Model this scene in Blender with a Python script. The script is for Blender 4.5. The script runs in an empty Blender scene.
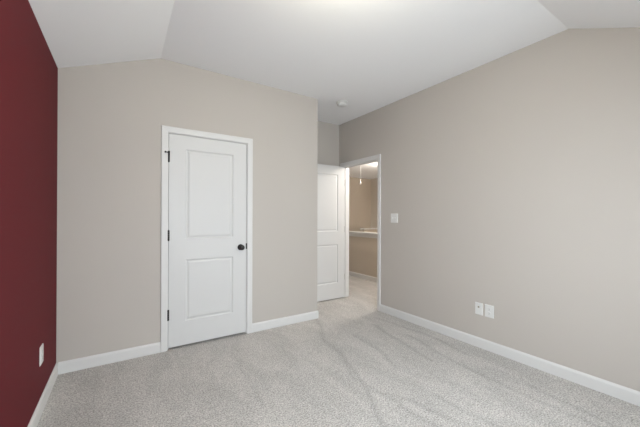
import bpy, bmesh, math
from mathutils import Vector, Matrix

S = bpy.context.scene
COL = S.collection

# ------------------------------------------------------------------ camera
YAW, PITCH, ROLL = -0.5807, 0.0030, 0.0028
CAM = Vector((0.435, -3.1575, 1.2585))
fwd = Vector((math.sin(-YAW) * math.cos(PITCH), math.cos(YAW) * math.cos(PITCH), math.sin(PITCH)))
rt = fwd.cross(Vector((0, 0, 1))).normalized()
up = rt.cross(fwd)
R_ = rt * math.cos(ROLL) + up * math.sin(ROLL)
U_ = -rt * math.sin(ROLL) + up * math.cos(ROLL)
cd = bpy.data.cameras.new('camera')
cam = bpy.data.objects.new('camera', cd)
COL.objects.link(cam)
m = Matrix((R_, U_, -fwd)).transposed().to_4x4()
m.translation = CAM
cam.matrix_world = m
cd.sensor_width = 36
cd.lens = 301.27 / 640 * 36
cd.shift_y = (216.19 - 213.5) / 640
cd.clip_start = 0.02
S.camera = cam

# ------------------------------------------------------------------ light
S.view_settings.view_transform = 'Standard'
S.view_settings.look = 'None'
S.view_settings.gamma = 1
S.view_settings.use_curve_mapping = False
S.view_settings.exposure = 0.13

w = bpy.data.worlds.new('sky'); S.world = w
w.use_nodes = True
bg = w.node_tree.nodes['Background']
bg.inputs[0].default_value = (0.86, 0.91, 0.94, 1)
bg.inputs[1].default_value = 6.0


def area(name, loc, target, sx, sy, power, col, spread=180):
    l = bpy.data.lights.new(name, 'AREA')
    l.shape = 'RECTANGLE'; l.size = sx; l.size_y = sy; l.energy = power; l.color = col
    l.spread = math.radians(spread)
    o = bpy.data.objects.new(name, l); COL.objects.link(o)
    o.location = loc
    o.rotation_euler = (Vector(target) - Vector(loc)).to_track_quat('-Z', 'Y').to_euler()
    return o


# daylight through the window behind the camera
area('window_daylight', (1.40, -3.70, 1.36), (2.2, -1.2, 0.0), 1.7, 1.15, 50, (0.83, 0.92, 1.0), 150)


# ------------------------------------------------------------------ materials
def mat(name, rgb, rough=0.6, spec=0.5, metal=0.0, bump=None, vary=None, emis=None):
    mt = bpy.data.materials.new(name); mt.use_nodes = True
    nt = mt.node_tree; b = nt.nodes['Principled BSDF']
    b.inputs['Base Color'].default_value = (*rgb, 1)
    b.inputs['Roughness'].default_value = rough
    b.inputs['Specular IOR Level'].default_value = spec
    b.inputs['Metallic'].default_value = metal
    tc = nt.nodes.new('ShaderNodeTexCoord')
    if bump:
        n = nt.nodes.new('ShaderNodeTexNoise'); n.inputs['Scale'].default_value = bump[0]
        n.inputs['Detail'].default_value = 3
        nt.links.new(tc.outputs['Object'], n.inputs['Vector'])
        bp = nt.nodes.new('ShaderNodeBump'); bp.inputs['Strength'].default_value = bump[1]
        bp.inputs['Distance'].default_value = 0.002
        nt.links.new(n.outputs['Fac'], bp.inputs['Height'])
        nt.links.new(bp.outputs['Normal'], b.inputs['Normal'])
    if vary:
        n = nt.nodes.new('ShaderNodeTexNoise'); n.inputs['Scale'].default_value = vary[0]
        n.inputs['Detail'].default_value = 4
        nt.links.new(tc.outputs['Object'], n.inputs['Vector'])
        mx = nt.nodes.new('ShaderNodeMixRGB')
        k = vary[1]
        mx.inputs[1].default_value = (*[c * (1 - k) for c in rgb], 1)
        mx.inputs[2].default_value = (*[min(1, c * (1 + k)) for c in rgb], 1)
        nt.links.new(n.outputs['Fac'], mx.inputs[0])
        nt.links.new(mx.outputs[0], b.inputs['Base Color'])
    if emis:
        b.inputs['Emission Color'].default_value = (*emis[0], 1)
        b.inputs['Emission Strength'].default_value = emis[1]
    return mt


M = dict(
    greige=mat('greige_wall_paint', (0.482, 0.449, 0.414), 0.8, 0.2, bump=(90, 0.08), vary=(2.5, 0.015)),
    tan=mat('tan_wall_paint', (0.54, 0.475, 0.395), 0.8, 0.2, bump=(90, 0.08), vary=(2.5, 0.015)),
    red=mat('burgundy_wall_paint', (0.113, 0.0118, 0.0165), 0.6, 0.08, bump=(90, 0.10)),
    ceiling=mat('ceiling_paint', (0.84, 0.845, 0.855), 0.9, 0.2, bump=(120, 0.08)),
    trim=mat('white_trim_paint', (0.635, 0.63, 0.62), 0.45, 0.3),
    door=mat('white_door_paint', (0.60, 0.598, 0.592), 0.45, 0.3, bump=(60, 0.03)),
    black=mat('oil_rubbed_bronze', (0.010, 0.009, 0.009), 0.45, 0.4),
    nickel=mat('satin_nickel', (0.45, 0.44, 0.42), 0.35, 0.5, metal=1.0),
    plastic=mat('white_plastic', (0.66, 0.66, 0.645), 0.35, 0.5),
    slot=mat('dark_slot', (0.03, 0.03, 0.03), 0.6),
    brass=mat('brass_connector', (0.28, 0.24, 0.18), 0.4, metal=0.8),
    cord=mat('white_cord', (0.66, 0.65, 0.62), 0.7),
    outside=mat('exterior_white', (0.7, 0.7, 0.7), 0.6),
)

# carpet
mt = bpy.data.materials.new('grey_cut_pile_carpet'); mt.use_nodes = True
nt = mt.node_tree; N = nt.nodes; L = nt.links; b = N['Principled BSDF']
b.inputs['Roughness'].default_value = 1.0
b.inputs['Specular IOR Level'].default_value = 0.05
b.inputs['Sheen Weight'].default_value = 0.15
tc = N.new('ShaderNodeTexCoord')


def noise(scale, detail=2, rough=0.5, vec=None, dist=0.0):
    n = N.new('ShaderNodeTexNoise')
    n.inputs['Scale'].default_value = scale; n.inputs['Detail'].default_value = detail
    n.inputs['Roughness'].default_value = rough; n.inputs['Distortion'].default_value = dist
    L.new(vec or tc.outputs['Object'], n.inputs['Vector'])
    return n.outputs['Fac']


def ramp(src, a, bb, c0, c1):
    r = N.new('ShaderNodeMapRange')
    r.inputs[1].default_value = a; r.inputs[2].default_value = bb
    r.inputs[3].default_value = c0; r.inputs[4].default_value = c1
    L.new(src, r.inputs[0]); return r.outputs[0]


def math_(op, a, c):
    r = N.new('ShaderNodeMath'); r.operation = op
    for i, v in enumerate((a, c)):
        if isinstance(v, (int, float)): r.inputs[i].default_value = v
        else: L.new(v, r.inputs[i])
    return r.outputs[0]


fine = ramp(noise(100, 2, 0.8), 0.34, 0.66, 0.50, 1.40)
mid = ramp(noise(24, 3, 0.65), 0.3, 0.7, 0.90, 1.09)
mp = N.new('ShaderNodeMapping'); mp.inputs['Rotation'].default_value = (0, 0, math.radians(-12))
mp.inputs['Scale'].default_value = (3.2, 1.1, 1)
L.new(tc.outputs['Object'], mp.inputs['Vector'])
band = ramp(noise(1.6, 3, 0.55, mp.outputs[0], 0.8), 0.38, 0.62, 0.93, 1.06)
at = N.new('ShaderNodeAttribute'); at.attribute_name = 'pile_lay'
lay = ramp(at.outputs['Fac'], 0, 1, 1.0, 0.82)
f = math_('MULTIPLY', math_('MULTIPLY', fine, mid), math_('MULTIPLY', band, lay))
vm = N.new('ShaderNodeVectorMath'); vm.operation = 'SCALE'
vm.inputs[0].default_value = (0.462, 0.442, 0.418)
L.new(f, vm.inputs['Scale'])
L.new(vm.outputs[0], b.inputs['Base Color'])
bp = N.new('ShaderNodeBump'); bp.inputs['Strength'].default_value = 0.55
bp.inputs['Distance'].default_value = 0.008
L.new(noise(120, 3, 0.8), bp.inputs['Height'])
L.new(bp.outputs['Normal'], b.inputs['Normal'])
M['carpet'] = mt


# ------------------------------------------------------------------ helpers
def build(name, bm, material, parent=None):
    bmesh.ops.recalc_face_normals(bm, faces=bm.faces)
    me = bpy.data.meshes.new(name); bm.to_mesh(me); bm.free()
    o = bpy.data.objects.new(name, me); COL.objects.link(o)
    if material: me.materials.append(material)
    if parent: o.parent = parent
    return o


def tag(o, label, cat=None, kind=None, group=None):
    o['label'] = label
    if cat: o['category'] = cat
    if kind: o['kind'] = kind
    if group: o['group'] = group
    return o


def empty(name, loc=(0, 0, 0)):
    o = bpy.data.objects.new(name, None); COL.objects.link(o); o.location = loc
    o.empty_display_size = 0.1
    return o


def box(bm, a, c, bev=0.0, seg=2):
    t = bmesh.new()
    r = bmesh.ops.create_cube(t, size=1)
    lo = [min(x, y) for x, y in zip(a, c)]; hi = [max(x, y) for x, y in zip(a, c)]
    for v in t.verts:
        v.co = Vector([lo[i] + (v.co[i] + 0.5) * (hi[i] - lo[i]) for i in range(3)])
    if bev:
        bmesh.ops.bevel(t, geom=t.edges[:], offset=bev, segments=seg, affect='EDGES', profile=0.5)
    me = bpy.data.meshes.new('t'); t.to_mesh(me); t.free()
    bm.from_mesh(me); bpy.data.meshes.remove(me)
    return bm


def prism(bm, pts, axis, lo, hi):
    """closed prism: 2-D outline pts extruded along axis from lo to hi"""
    def P(p, h):
        q = list(p); q.insert(axis, h); return Vector(q)
    A = [bm.verts.new(P(p, lo)) for p in pts]; B = [bm.verts.new(P(p, hi)) for p in pts]
    bm.faces.new(A); bm.faces.new(B[::-1])
    for i in range(len(pts)):
        j = (i + 1) % len(pts)
        bm.faces.new((A[i], A[j], B[j], B[i]))
    return bm


def lathe(bm, prof, origin, axis, n=32):
    """prof = [(radius, distance along axis)]"""
    ax = Vector(axis).normalized()
    u = ax.orthogonal().normalized(); v = ax.cross(u); o = Vector(origin)
    rings = []
    for r, h in prof:
        if r < 1e-6:
            rings.append([bm.verts.new(o + ax * h)])
        else:
            rings.append([bm.verts.new(o + ax * h + (u * math.cos(2 * math.pi * k / n) + v * math.sin(2 * math.pi * k / n)) * r) for k in range(n)])
    for a, c in zip(rings, rings[1:]):
        for k in range(n):
            l = (k + 1) % n
            if len(a) == 1 and len(c) == 1: continue
            if len(a) == 1: bm.faces.new((a[0], c[k], c[l]))
            elif len(c) == 1: bm.faces.new((a[k], a[l], c[0]))
            else: bm.faces.new((a[k], a[l], c[l], c[k]))
    for f_ in bm.faces: f_.smooth = True
    return bm


def board(bm, p0, p1, out, h, t):
    """baseboard with an eased top, from p0 to p1 (floor points on the wall), out = unit normal into the room"""
    p0 = Vector((*p0, 0)); p1 = Vector((*p1, 0)); o = Vector((*out, 0))
    prof = [(0, 0), (t, 0), (t, h * 0.80), (t * 0.85, h * 0.88), (t * 0.5, h * 0.96), (t * 0.35, h), (0, h)]
    A = [bm.verts.new(p0 + o * a + Vector((0, 0, z))) for a, z in prof]
    B = [bm.verts.new(p1 + o * a + Vector((0, 0, z))) for a, z in prof]
    bm.faces.new(A); bm.faces.new(B[::-1])
    for i in range(len(prof)):
        j = (i + 1) % len(prof); bm.faces.new((A[i], A[j], B[j], B[i]))
    return bm


def structure(name, bm, material, label, parent=None):
    o = build(name, bm, material, parent)
    o['kind'] = 'structure'; o['label'] = label
    return o


# ------------------------------------------------------------------ dimensions
H1, H2, HH = 2.4405, 2.7325, 2.44     # eave, flat ceiling, hall ceiling
XC = 0.7272                            # crease of the left slope
YC, SR = -2.2583, 0.50                 # crease and pitch of the rear slope
W, D, XCO = 3.339, 0.7156, 2.4687      # right wall, alcove wall, closet corner
YR = -3.62                             # rear wall
T = 0.115
ZR = H2 + (YR - YC) * SR
LB, LT = 0.094, 0.013                 # baseboard
CX0, CX1 = 0.7975, 1.5585              # closet door opening
DY0, DY1 = -0.160, 0.605               # entry door opening
DH = 2.047
HX = 4.55                              # half wall beyond the door
FX, FY = 6.88, 3.80

# ------------------------------------------------------------------ floor (with pile lay left by the vacuum)
tracks = [[(2.46, 0.012), (2.176, -0.605), (2.104, -1.028), (1.956, -1.331), (1.962, -1.56), (2.022, -1.739)],
          [(1.962, -1.56), (2.097, -1.761), (2.186, -2.137)], [(2.518, -0.671), (2.447, -1.18), (2.365, -1.41)],
          [(2.908, -0.567), (2.77, -1.133), (2.725, -1.475)], [(3.079, -0.387), (3.173, -0.993), (3.101, -1.604)],
          [(2.149, -0.731), (2.042, -1.24), (1.758, -1.859)],
          [(2.995, -0.978), (2.839, -1.757), (2.836, -2.369), (2.822, -2.7)], [(3.004, -2.128), (2.92, -2.6)],
          [(1.997, -1.762), (2.035, -2.039)], 
          [(2.293, -1.818), (2.338, -2.4)]]


def seg_d(p, a, c):
    ax, ay = a; bx, by = c
    dx, dy = bx - ax, by - ay
    t = max(0, min(1, ((p[0] - ax) * dx + (p[1] - ay) * dy) / (dx * dx + dy * dy)))
    return math.hypot(p[0] - ax - t * dx, p[1] - ay - t * dy)


bm = bmesh.new()
x0, x1, y0, y1 = -T, HX + 0.12, YR - T, FY + 0.1
nx, ny = int((x1 - x0) / 0.018), int((y1 - y0) / 0.018)
G = [[bm.verts.new((x0 + (x1 - x0) * i / nx, y0 + (y1 - y0) * j / ny, 0)) for i in range(nx + 1)] for j in range(ny + 1)]
for j in range(ny):
    for i in range(nx):
        bm.faces.new((G[j][i], G[j][i + 1], G[j + 1][i + 1], G[j + 1][i]))
# underside and rim
lo = [bm.verts.new((x, y, -0.15)) for x, y in ((x0, y0), (x1, y0), (x1, y1), (x0, y1))]
bm.faces.new(lo[::-1])
bm.faces.new([lo[0], lo[1]] + [G[0][i] for i in range(nx, -1, -1)])
bm.faces.new([lo[1], lo[2]] + [G[j][nx] for j in range(ny, -1, -1)])
bm.faces.new([lo[2], lo[3]] + [G[ny][i] for i in range(nx + 1)])
bm.faces.new([lo[3], lo[0]] + [G[j][0] for j in range(ny + 1)])
floor = structure('floor', bm, M['carpet'], 'light grey cut pile carpet with vacuum tracks running to the doorway')
at_ = floor.data.attributes.new('pile_lay', 'FLOAT', 'POINT')
for v in floor.data.vertices:
    x, y = v.co.x, v.co.y
    s = 0.0
    if 0.8 < x < W and -3 < y < 0.3:
        for tr in tracks:
            for a, c in zip(tr, tr[1:]):
                d = seg_d((x + .012 * math.sin(9 * y + 3 * x), y), a, c)
                s = max(s, max(0.0, 1 - d / 0.034))
    at_.data[v.index].value = s

# stairwell floor below
bm = bmesh.new(); box(bm, (HX, -1.6, -2.85), (FX + 0.1, FY + 0.1, -2.7))
structure('floor_lower', bm, M['carpet'], 'carpeted floor at the bottom of the stairwell')

# ------------------------------------------------------------------ walls
bm = bmesh.new()
yk = YC - (H2 - H1) / SR
prism(bm, [(YR - T, -0.1), (D + T, -0.1), (D + T, H1 + .05), (yk, H1 + .05), (YR - T, ZR - .0)], 0, -T, 0)
structure('wall_left', bm, M['red'], 'burgundy accent wall on the left')

bm = bmesh.new()                                   # closet wall with its door hole


def zc(x): return min(H2, H1 + (H2 - H1) * x / XC) + 0.03


prism(bm, [(-T, -.1), (CX0 - .02, -.1), (CX0 - .02, zc(CX0)), (XC, H2 + .03), (0, H1 + .03), (-T, H1 + .03)], 1, 0, T)
prism(bm, [(CX1 + .02, -.1), (XCO, -.1), (XCO, H2 + .03), (CX1 + .02, H2 + .03)], 1, 0, T)
prism(bm, [(CX0 - .02, DH + .02), (CX1 + .02, DH + .02), (CX1 + .02, H2 + .03), (CX0 - .02, H2 + .03)], 1, 0, T)
structure('wall_closet', bm, M['greige'], 'greige wall holding the closed white closet door')

bm = bmesh.new(); box(bm, (XCO - T, T, -.1), (XCO, D, H2 + .03))
structure('wall_closet_side', bm, M['greige'], 'short side wall of the closet facing the entry alcove')
bm = bmesh.new(); box(bm, (-T, D, -.1), (W + T, D + T, H2 + .03))
structure('wall_alcove', bm, M['greige'], 'narrow greige wall behind the open entry door')

bm = bmesh.new()                                   # right wall with the entry doorway
g = 0.03
prism(bm, [(YR - T, -.1), (DY0 - .02, -.1), (DY0 - .02, H2 + g), (YC, H2 + g), (YR - T, ZR - T * SR + g)], 0, W, W + T)
prism(bm, [(DY0 - .02, DH + .02), (DY1 + .02, DH + .02), (DY1 + .02, H2 + g), (DY0 - .02, H2 + g)], 0, W, W + T)
prism(bm, [(DY1 + .02, -.1), (FY + .1, -.1), (FY + .1, H2 + g), (DY1 + .02, H2 + g)], 0, W, W + T)
structure('wall_right', bm, M['greige'], 'long greige wall on the right with the entry doorway')

WX0, WX1, WZ0, WZ1 = 0.50, 2.30, 0.68, 1.92        # window behind the camera
bm = bmesh.new()
box(bm, (0, YR - T, -.1), (WX0, YR, ZR + .02)); box(bm, (WX1, YR - T, -.1), (W, YR, ZR + .02))
box(bm, (WX0, YR - T, -.1), (WX1, YR, WZ0)); box(bm, (WX0, YR - T, WZ1), (WX1, YR, ZR + .02))
structure('wall_rear', bm, M['greige'], 'greige knee wall with the window behind the viewer')

win = empty('window_1', ((WX0 + WX1) / 2, YR, WZ0)); win['kind'] = 'structure'
win['label'] = 'white framed twin window in the rear wall'


def wpart(name, bm, m_):
    o = build(name, bm, m_); o.parent = win; o.matrix_parent_inverse = Matrix.Translation(-Vector(win.location)); return o


bm = bmesh.new()
fy0, fy1 = YR - T + .01, YR - .03
for a, c in (((WX0, WX0 + .05), None), ((WX1 - .05, WX1), None), (((WX0 + WX1) / 2 - .03, (WX0 + WX1) / 2 + .03), None)):
    box(bm, (a[0], fy0, WZ0), (a[1], fy1, WZ1))
for z in ((WZ0, WZ0 + .05), (WZ1 - .05, WZ1), ((WZ0 + WZ1) / 2 - .02, (WZ0 + WZ1) / 2 + .02)):
    box(bm, (WX0, fy0, z[0]), (WX1, fy1, z[1]))
wpart('window_frame', bm, M['trim'])
bm = bmesh.new(); box(bm, (WX0 - .04, YR - .02, WZ0 - .03), (WX1 + .04, YR + .05, WZ0), .004)
wpart('window_sill', bm, M['trim'])

# ------------------------------------------------------------------ ceilings
bm = bmesh.new()
zr = H2 + (YR - T - YC) * SR
ye = D
polys = [[(XC, YC, H2), (W, YC, H2), (W, ye, H2), (XC, ye, H2)],
         [(0, yk, H1), (XC, YC, H2), (XC, ye, H2), (0, ye, H1)],
         [(0, yk, H1), (XC, YC, H2), (W, YC, H2), (W, YR - T, zr), (0, YR - T, zr)]]
vd = {}
for off in (0, 0.12):
    for p in polys:
        vs = []
        for q in p:
            k = (q[0], q[1], round(q[2] + off, 4))
            if k not in vd: vd[k] = bm.verts.new(k)
            vs.append(vd[k])
        bm.faces.new(vs)
edges = [e for e in bm.edges if len(e.link_faces) == 1 and abs(e.verts[0].co.z - e.verts[1].co.z) < 2]
bound = []
for e in edges:
    a, c = e.verts[0].co, e.verts[1].co
    ka = (a.x, a.y); kc = (c.x, c.y)
    bound.append((e.verts[0], e.verts[1]))
done = set()


def kk(v): return (round(v.co.x, 4), round(v.co.y, 4))


pairs = {}
for a, c in bound:
    pairs.setdefault(frozenset((kk(a), kk(c))), []).append((a, c))
for k, v in pairs.items():
    if len(v) == 2:
        (a, c), (d, e) = v
        if kk(a) != kk(d): d, e = e, d
        bm.faces.new((a, c, e, d))
structure('ceiling', bm, M['ceiling'], 'white ceiling, flat in the middle with two sloped sides')
bm = bmesh.new(); box(bm, (W + T, -1.6, HH), (FX, FY, HH + .12))
structure('ceiling_hall', bm, M['ceiling'], 'white ceiling of the hall seen through the doorway')

# ------------------------------------------------------------------ hall beyond the doorway
bm = bmesh.new(); box(bm, (W + T, FY, -2.75), (FX + .1, FY + .1, HH + .1))
structure('wall_hall_far', bm, M['tan'], 'tan far wall of the hall above the stairwell')
bm = bmesh.new(); box(bm, (FX, -1.6, -2.75), (FX + .1, FY, HH + .1))
structure('wall_hall_right', bm, M['tan'], 'tan right wall of the stairwell')
bm = bmesh.new(); box(bm, (W + T, -1.7, -2.75), (FX + .1, -1.6, HH + .1))
structure('wall_hall_near', bm, M['tan'], 'tan near wall closing the hall')
bm = bmesh.new(); box(bm, (HX, -1.6, -2.7), (HX + .12, 3.10, .92))
structure('wall_half', bm, M['tan'], 'low tan half wall guarding the stairwell')
bm = bmesh.new(); box(bm, (5.93, 3.02, -2.7), (FX, 3.14, .92))
structure('wall_half_landing', bm, M['tan'], 'low half wall across the far end of the stairwell')
bm = bmesh.new()
box(bm, (HX - .035, -1.6, .92), (HX + .155, 3.13, .95), .006)
box(bm, (HX - .016, -1.6, .85), (HX, 3.115, .92), .003)
structure('trim_1', bm, M['trim'], 'white cap running along the hall half wall')
bm = bmesh.new(); box(bm, (5.90, 2.985, .92), (FX, 3.175, .955), .006)
structure('trim_2', bm, M['trim'], 'white cap on the landing half wall farther back')

# ------------------------------------------------------------------ baseboards
CW = 0.0567                       # casing face width
cl0, cl1 = CX0 - .005 - CW, CX1 + .005 + CW
bm = bmesh.new(); board(bm, (0, YR), (0, 0), (1, 0), LB, LT)
structure('baseboard_left', bm, M['trim'], 'white baseboard along the burgundy wall')
bm = bmesh.new(); board(bm, (LT, 0), (cl0, 0), (0, -1), LB, LT); board(bm, (cl1, 0), (XCO + LT, 0), (0, -1), LB, LT)
structure('baseboard_closet', bm, M['trim'], 'white baseboard on both sides of the closet door')
bm = bmesh.new(); board(bm, (XCO, 0), (XCO, D), (1, 0), LB, LT)
structure('baseboard_closet_side', bm, M['trim'], 'white baseboard on the closet side wall')
bm = bmesh.new(); board(bm, (XCO + LT, D), (W - LT, D), (0, -1), LB, LT)
structure('baseboard_alcove', bm, M['trim'], 'white baseboard behind the open entry door')
cr0, cr1 = DY0 - .005 - CW, DY1 + .005 + CW
bm = bmesh.new(); board(bm, (W, YR + LT), (W, cr0), (-1, 0), LB, LT)
structure('baseboard_right', bm, M['trim'], 'white baseboard along the right greige wall')
bm = bmesh.new(); board(bm, (LT, YR), (W - LT, YR), (0, 1), LB, LT)
structure('baseboard_rear', bm, M['trim'], 'white baseboard under the rear window')
bm = bmesh.new(); board(bm, (HX, -1.6), (HX, 3.1), (-1, 0), LB, LT)
structure('baseboard_hall', bm, M['trim'], 'white baseboard along the hall half wall')


# ------------------------------------------------------------------ doors
def rings_face(bm, x0, x1, z0, z1, y, sg, prof):
    """moulded panel: nested rectangles, prof = [(inset, depth)], sg = +1 when the face looks to -y"""
    prev = None
    for ins, dep in prof:
        yy = y + sg * dep
        r = [bm.verts.new((x0 + ins, yy, z0 + ins)), bm.verts.new((x1 - ins, yy, z0 + ins)),
             bm.verts.new((x1 - ins, yy, z1 - ins)), bm.verts.new((x0 + ins, yy, z1 - ins))]
        if prev:
            for k in range(4):
                l = (k + 1) % 4; bm.faces.new((prev[k], prev[l], r[l], r[k]))
        prev = r
    bm.faces.new(prev)


PROF = [(0, 0), (.003, .003), (.008, .007), (.014, .008), (.020, .007), (.030, .0025), (.034, .002)]


def leaf_mesh(w_, h0, h1, t, stile_l, stile_r, rows):
    """two panel moulded door, local x 0..w_, y 0 (front) .. t (back)"""
    bm = bmesh.new()
    xs = [0, stile_l, w_ - stile_r, w_]; zs = [h0] + [z for r in rows for z in r] + [h1]
    for y, sg in ((0, 1), (t, -1)):
        for j in range(len(zs) - 1):
            for i in range(3):
                if i == 1 and j % 2 == 1:
                    rings_face(bm, xs[1], xs[2], zs[j], zs[j + 1], y, sg, PROF)
                else:
                    bm.faces.new([bm.verts.new(p) for p in ((xs[i], y, zs[j]), (xs[i + 1], y, zs[j]), (xs[i + 1], y, zs[j + 1]), (xs[i], y, zs[j + 1]))])
    for a, c in (((0, h0), (w_, h0)), ((w_, h0), (w_, h1)), ((w_, h1), (0, h1)), ((0, h1), (0, h0))):
        bm.faces.new([bm.verts.new(p) for p in ((a[0], 0, a[1]), (c[0], 0, c[1]), (c[0], t, c[1]), (a[0], t, a[1]))])
    bmesh.ops.remove_doubles(bm, verts=bm.verts, dist=1e-5)
    return bm


def knob_bm(origin, axis):
    bm = bmesh.new()
    lathe(bm, [(0, 0), (.032, 0), (.032, .004), (.028, .007), (.014, .010), (.011, .014), (.011, .030), (.016, .034),
               (.025, .040), (.0285, .049), (.027, .058), (.020, .064), (.010, .066), (0, .0665)], origin, axis, 36)
    return bm


def hinge_bm(x, y, z, leafdir, h=.092):
    """barrel plus the edge of two leaves"""
    bm = bmesh.new()
    for k in range(5):
        z0 = z - h / 2 + k * h / 5
        lathe(bm, [(0, 0), (.0092, 0), (.0092, h / 5 - .0008), (0, h / 5 - .0012)], (x, y, z0), (0, 0, 1), 14)
    lathe(bm, [(0, 0), (.0045, 0), (.0045, .004), (0, .006)], (x, y, z + h / 2 - .001), (0, 0, 1), 12)
    lathe(bm, [(0, 0), (.0045, 0), (.0045, .004), (0, .006)], (x, y, z - h / 2), (0, 0, -1), 12)
    dx, dy = leafdir
    box(bm, (x - (.001 if dx == 0 else 0), y - (.001 if dy == 0 else 0), z - h / 2 + .002),
        (x + (.001 if dx == 0 else dx), y + (.001 if dy == 0 else dy), z + h / 2 - .002))
    return bm


def casing(bm, P, w0, w1, h, out):
    """P(s, d, z) -> point; U-shaped mitred casing around an opening w0..w1 wide, h high"""
    prof = [(0, 0), (0, .009), (.006, .012), (CW - .012, .0165), (CW - .003, .0165), (CW, .012), (CW, 0)]
    path = []
    for a, d in prof:
        i0, i1, ih = w0 - .005 - a, w1 + .005 + a, h + .005 + a
        path.append([bm.verts.new(P(i0, d, 0)), bm.verts.new(P(i0, d, ih)), bm.verts.new(P(i1, d, ih)), bm.verts.new(P(i1, d, 0))])
    n = len(prof)
    for k in range(n):
        a, c = path[k], path[(k + 1) % n]
        for s in range(3): bm.faces.new((a[s], a[s + 1], c[s + 1], c[s]))
    bm.faces.new([p[0] for p in path]); bm.faces.new([p[3] for p in path][::-1])
    return bm


# --- closet door
d1 = empty('door_1', (CX0, 0, 0))
tag(d1, 'closed white two panel closet door with black knob and three black hinges', 'closet door', 'structure')


def dp(root, name, bm, m_, label=None, parent=None):
    o = build(name, bm, m_)
    o.parent = parent or root
    o.matrix_parent_inverse = Matrix.Translation(-Vector(root.location))
    if label: o['label'] = label
    return o


bm = bmesh.new(); casing(bm, lambda s, d, z: (s, -d, z), CX0, CX1, DH, -1)
dp(d1, 'casing', bm, M['trim'])
bm = bmesh.new()
for a, c in (((CX0 - .0195, 0, 0), (CX0, T, DH)), ((CX1, 0, 0), (CX1 + .0195, T, DH)), ((CX0 - .0195, 0, DH), (CX1 + .0195, T, DH + .0195)),
             ((CX0, .037, 0), (CX0 + .011, .072, DH)), ((CX1 - .011, .037, 0), (CX1, .072, DH)), ((CX0, .037, DH - .011), (CX1, .072, DH))):
    box(bm, a, c)
dp(d1, 'jamb', bm, M['trim'])
LW = CX1 - CX0 - .007
leaf = leaf_mesh(LW, .020, DH - .004, .035, .150, .142, [(.250, .842), (1.043, 1.912)])
for v in leaf.verts: v.co += Vector((CX0 + .0035, .0005, 0))
leaf1 = dp(d1, 'door_panel', leaf, M['door'])
for z in (1.824, 1.081, .331):
    h = dp(d1, 'hinge', hinge_bm(CX0 + .0015, -.0055, z, (0, .012), .098), M['black'], 'black hinge')
    if z > 1.8:
        bm = bmesh.new()
        lathe(bm, [(0, 0), (.006, 0), (.006, .028), (.009, .029), (.009, .038), (0, .039)], (CX0 + .002, -.007, z + .040), (-1, -.42, 0), 14)
        lathe(bm, [(0, 0), (.009, 0), (.009, .005), (0, .005)], (CX0 + .0015, -.0055, z + .054), (0, 0, -1), 14)
        o = build('hinge_stop', bm, M['black'], h)
kn = dp(d1, 'knob', knob_bm((1.492, .0005, .935), (0, -1, 0)), M['black'], 'round black door knob')
bm = bmesh.new(); box(bm, (CX1 - .009, -.004, .912), (CX1 + .005, .012, .974), .001)
dp(d1, 'strike_plate', bm, M['black'], 'black strike plate')

# --- entry door, standing open against the alcove wall
d2 = empty('door_2', (W, DY1, 0))
tag(d2, 'white two panel entry door standing open into the room beside the doorway', 'entry door', 'structure')
bm = bmesh.new(); casing(bm, lambda s, d, z: (W - d, s, z), DY0, DY1, DH, -1)
dp(d2, 'casing', bm, M['trim'])
bm = bmesh.new(); casing(bm, lambda s, d, z: (W + T + d, s, z), DY0, DY1, DH, -1)
dp(d2, 'casing', bm, M['trim'])
bm = bmesh.new()
for a, c in (((W, DY0 - .0195, 0), (W + T, DY0, DH)), ((W, DY1, 0), (W + T, DY1 + .0195, DH)), ((W, DY0 - .0195, DH), (W + T, DY1 + .0195, DH + .0195)),
             ((W + .037, DY0, 0), (W + .072, DY0 + .011, DH)), ((W + .037, DY1 - .011, 0), (W + .072, DY1, DH)), ((W + .037, DY0, DH - .011), (W + .072, DY1, DH))):
    box(bm, a, c)
dp(d2, 'jamb', bm, M['trim'])
L2 = DY1 - DY0 - .007
leaf = leaf_mesh(L2, .014, DH - .004, .035, .140, .125, [(.250, .842), (1.043, 1.912)])
for v in leaf.verts: v.co += Vector((W - .003 - L2, DY1 - .037, 0))
leaf2 = dp(d2, 'door_panel', leaf, M['door'])
for z in (1.80, 1.07, .32):
    bm = bmesh.new()
    lathe(bm, [(0, 0), (.006, 0), (.006, .092), (0, .092)], (W - .006, DY1 + .004, z - .046), (0, 0, 1), 14)
    box(bm, (W + .001, DY1 - .0025, z - .046), (W + .033, DY1 + .001, z + .046))
    box(bm, (W - .0035, DY1 - .034, z - .046), (W - .0015, DY1 + .001, z + .046))
    dp(d2, 'hinge', bm, M['nickel'], 'dull nickel hinge')
dp(d2, 'knob', knob_bm((W - L2 + .06, DY1 - .037, .943), (0, -1, 0)), M['black'], 'black door knob')
dp(d2, 'knob', knob_bm((W - L2 + .06, DY1 - .002, .943), (0, 1, 0)), M['black'], 'black door knob')


# ------------------------------------------------------------------ small things on walls and ceiling
def wall_thing(name, loc, axis, label, cat, group=None):
    """Empty on the wall; local +z up, local +y out of the wall"""
    o = empty(name, loc)
    n = Vector(axis)
    o.rotation_euler = (0, 0, math.atan2(-n.x, n.y))
    tag(o, label, cat, group=group)
    return o


def plate_bm(w_, h, holes=()):
    bm = bmesh.new()
    prof = [(0, 0), (0, .0025), (.0015, .0045), (.004, .006)]
    prev = None
    for ins, d in prof:
        r = [bm.verts.new((sx * (w_ / 2 - ins), d, sz * (h / 2 - ins))) for sx, sz in ((-1, -1), (1, -1), (1, 1), (-1, 1))]
        if prev:
            for k in range(4): bm.faces.new((prev[k], prev[(k + 1) % 4], r[(k + 1) % 4], r[k]))
        else: bm.faces.new(r)
        prev = r
    bm.faces.new(prev)
    return bm


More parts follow.
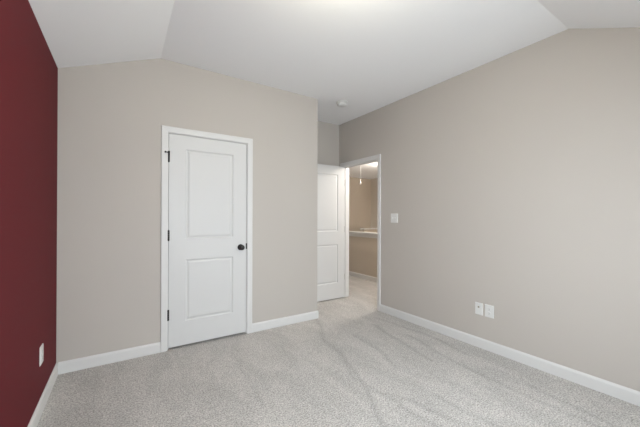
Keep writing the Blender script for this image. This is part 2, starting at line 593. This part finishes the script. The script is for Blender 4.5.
def screws(o, pts):
    for x, z in pts:
        bm = bmesh.new()
        lathe(bm, [(0, 0), (.0032, 0), (.0028, .0008), (0, .001)], (x, .006, z), (0, 1, 0), 12)
        box(bm, (x - .0025, .0065, z - .0004), (x + .0025, .0072, z + .0004))
        build('screw', bm, M['plastic'], o)


def duplex(o):
    for sz in (-1, 1):
        bm = bmesh.new()
        cz = sz * .0195
        pts = []
        for k in range(24):
            a = 2 * math.pi * k / 24
            pts.append((.0172 * math.cos(a), max(-.0135, min(.0135, .0172 * math.sin(a))) + cz))
        prism(bm, pts, 1, .004, .0075)
        rc = build('receptacle', bm, M['plastic'], o)
        bm = bmesh.new()
        box(bm, (-.0075, .0072, cz - .001), (-.0055, .0078, cz + .0075))
        box(bm, (.0055, .0072, cz), (.0075, .0078, cz + .0065))
        lathe(bm, [(0, 0), (.0026, 0), (.0026, .0006), (0, .0006)], (0, .0072, cz - .0075), (0, 1, 0), 12)
        build('slot', bm, M['slot'], rc)


o = wall_thing('power_outlet', (0, -.545, .366), (1, 0, 0), 'white power outlet on the burgundy wall near the corner', 'outlet')
build('cover_plate', plate_bm(.085, .118), M['plastic'], o); duplex(o); screws(o, [(0, 0)])

o = wall_thing('power_outlet', (W, -1.655, .373), (-1, 0, 0), 'white power outlet on the greige right wall, nearer of the plate pair', 'outlet')
build('cover_plate', plate_bm(.082, .118), M['plastic'], o); duplex(o); screws(o, [(0, 0)])

o = wall_thing('cable_outlet', (W, -1.556, .373), (-1, 0, 0), 'white cable jack plate with small dark connector, left of the right wall outlet', 'cable jack')
build('cover_plate', plate_bm(.074, .116), M['plastic'], o)
bm = bmesh.new()
lathe(bm, [(0, 0), (.0085, 0), (.0085, .003), (.0058, .003), (.0058, .012), (.0040, .012), (.0035, .006), (0, .006)], (0, .006, .018), (0, 1, 0), 6)
build('cable_connector', bm, M['brass'], o)['label'] = 'small dark round cable connector'
screws(o, [(0, .046), (0, -.046)])

o = wall_thing('light_switch', (W, -.463, 1.247), (-1, 0, 0), 'white double switch plate on the right wall beside the doorway', 'light switch')
build('cover_plate', plate_bm(.117, .117), M['plastic'], o)
for s in (-1, 1):
    bm = bmesh.new(); box(bm, (s * .023 - .005, .006, -.012), (s * .023 + .005, .0072, .012), .0004)
    tg = build('toggle', bm, M['plastic'], o)
    bm = bmesh.new(); prism(bm, [(.0065, -.006), (.0065, .006), (.018, .010), (.019, .004)], 0, s * .023 - .0035, s * .023 + .0035)
    build('lever', bm, M['plastic'], tg)
screws(o, [(-.023, .03), (-.023, -.03), (.023, .03), (.023, -.03)])

# smoke detector
o = empty('smoke_detector', (2.785, -.085, H2)); tag(o, 'round white smoke detector on the flat ceiling by the alcove', 'smoke detector')
bm = bmesh.new(); lathe(bm, [(0, 0), (.070, 0), (.070, -.012), (.066, -.014), (0, -.012)][:], (0, 0, 0), (0, 0, 1), 40)
build('base', bm, M['plastic'], o)
bm = bmesh.new(); lathe(bm, [(0, -.012), (.058, -.012), (.058, -.020), (.065, -.021), (.063, -.036), (.053, -.047), (.030, -.050), (0, -.050)], (0, 0, 0), (0, 0, 1), 40)
build('cover', bm, M['plastic'], o)
bm = bmesh.new(); lathe(bm, [(0, 0), (.009, 0), (.008, -.0025), (0, -.003)], (.022, 0, -.0495), (0, 0, 1), 16)
build('test_button', bm, M['plastic'], o)

# attic pull cord in the hall
o = empty('pull_cord', (4.0, .956, HH)); tag(o, 'thin white attic pull cord hanging from the hall ceiling', 'pull cord')
bm = bmesh.new(); lathe(bm, [(0, 0), (.003, 0), (.003, -.50), (0, -.50)], (0, 0, 0), (0, 0, 1), 10)
build('cord', bm, M['cord'], o)
bm = bmesh.new(); lathe(bm, [(0, -.50), (.005, -.502), (.007, -.525), (.013, -.555), (.0145, -.575), (.009, -.588), (0, -.59)], (0, 0, 0), (0, 0, 1), 20)
build('pull_handle', bm, M['cord'], o)


# ------------------------------------------------------------------ lamps
def globe_lamp(name, loc, label, cat, strength, col, r=.14, drop=.20):
    o = empty(name, loc); tag(o, label, cat)
    bm = bmesh.new(); lathe(bm, [(0, 0), (.065, 0), (.065, -.014), (.05, -.022), (.010, -.026), (.010, -(drop - r * .9)), (0, -(drop - r * .9))], (0, 0, 0), (0, 0, 1), 32)
    build('stem', bm, M['nickel'], o)
    bm = bmesh.new()
    prof = [(r * math.sin(a), -drop + r * math.cos(a)) for a in [k * math.pi / 20 for k in range(21)]]
    prof[0] = (0, prof[0][1]); prof[-1] = (0, prof[-1][1])
    lathe(bm, prof, (0, 0, 0), (0, 0, 1), 40)
    gm = mat('lit_frosted_glass', (0.9, 0.9, 0.85), 0.5, emis=(col, strength))
    build('glass_globe', bm, gm, o)
    return o


globe_lamp('ceiling_light', (1.38, -1.98, H2), 'lit frosted globe lamp on the bedroom ceiling above the viewer', 'ceiling light', 38, (1.0, .94, .74), .12, .165)
globe_lamp('ceiling_light', (4.18, .05, HH), 'lit frosted globe lamp on the hall ceiling', 'ceiling light', 86, (1.0, .93, .85))
# lamp hanging in the stairwell
globe_lamp('pendant_lamp', (5.95, -.35, HH), 'lit globe lamp hanging low in the stairwell', 'pendant lamp', 110, (1, .88, .80), .09, 1.66)
globe_lamp('ceiling_light', (5.35, 1.55, HH), 'added unseen globe lamp brightening the stairwell walls and ceiling', 'ceiling light', 36, (1, .92, .82), .12, .30)  # extra out-of-view lamp, put in to brighten the hall's far walls and ceiling
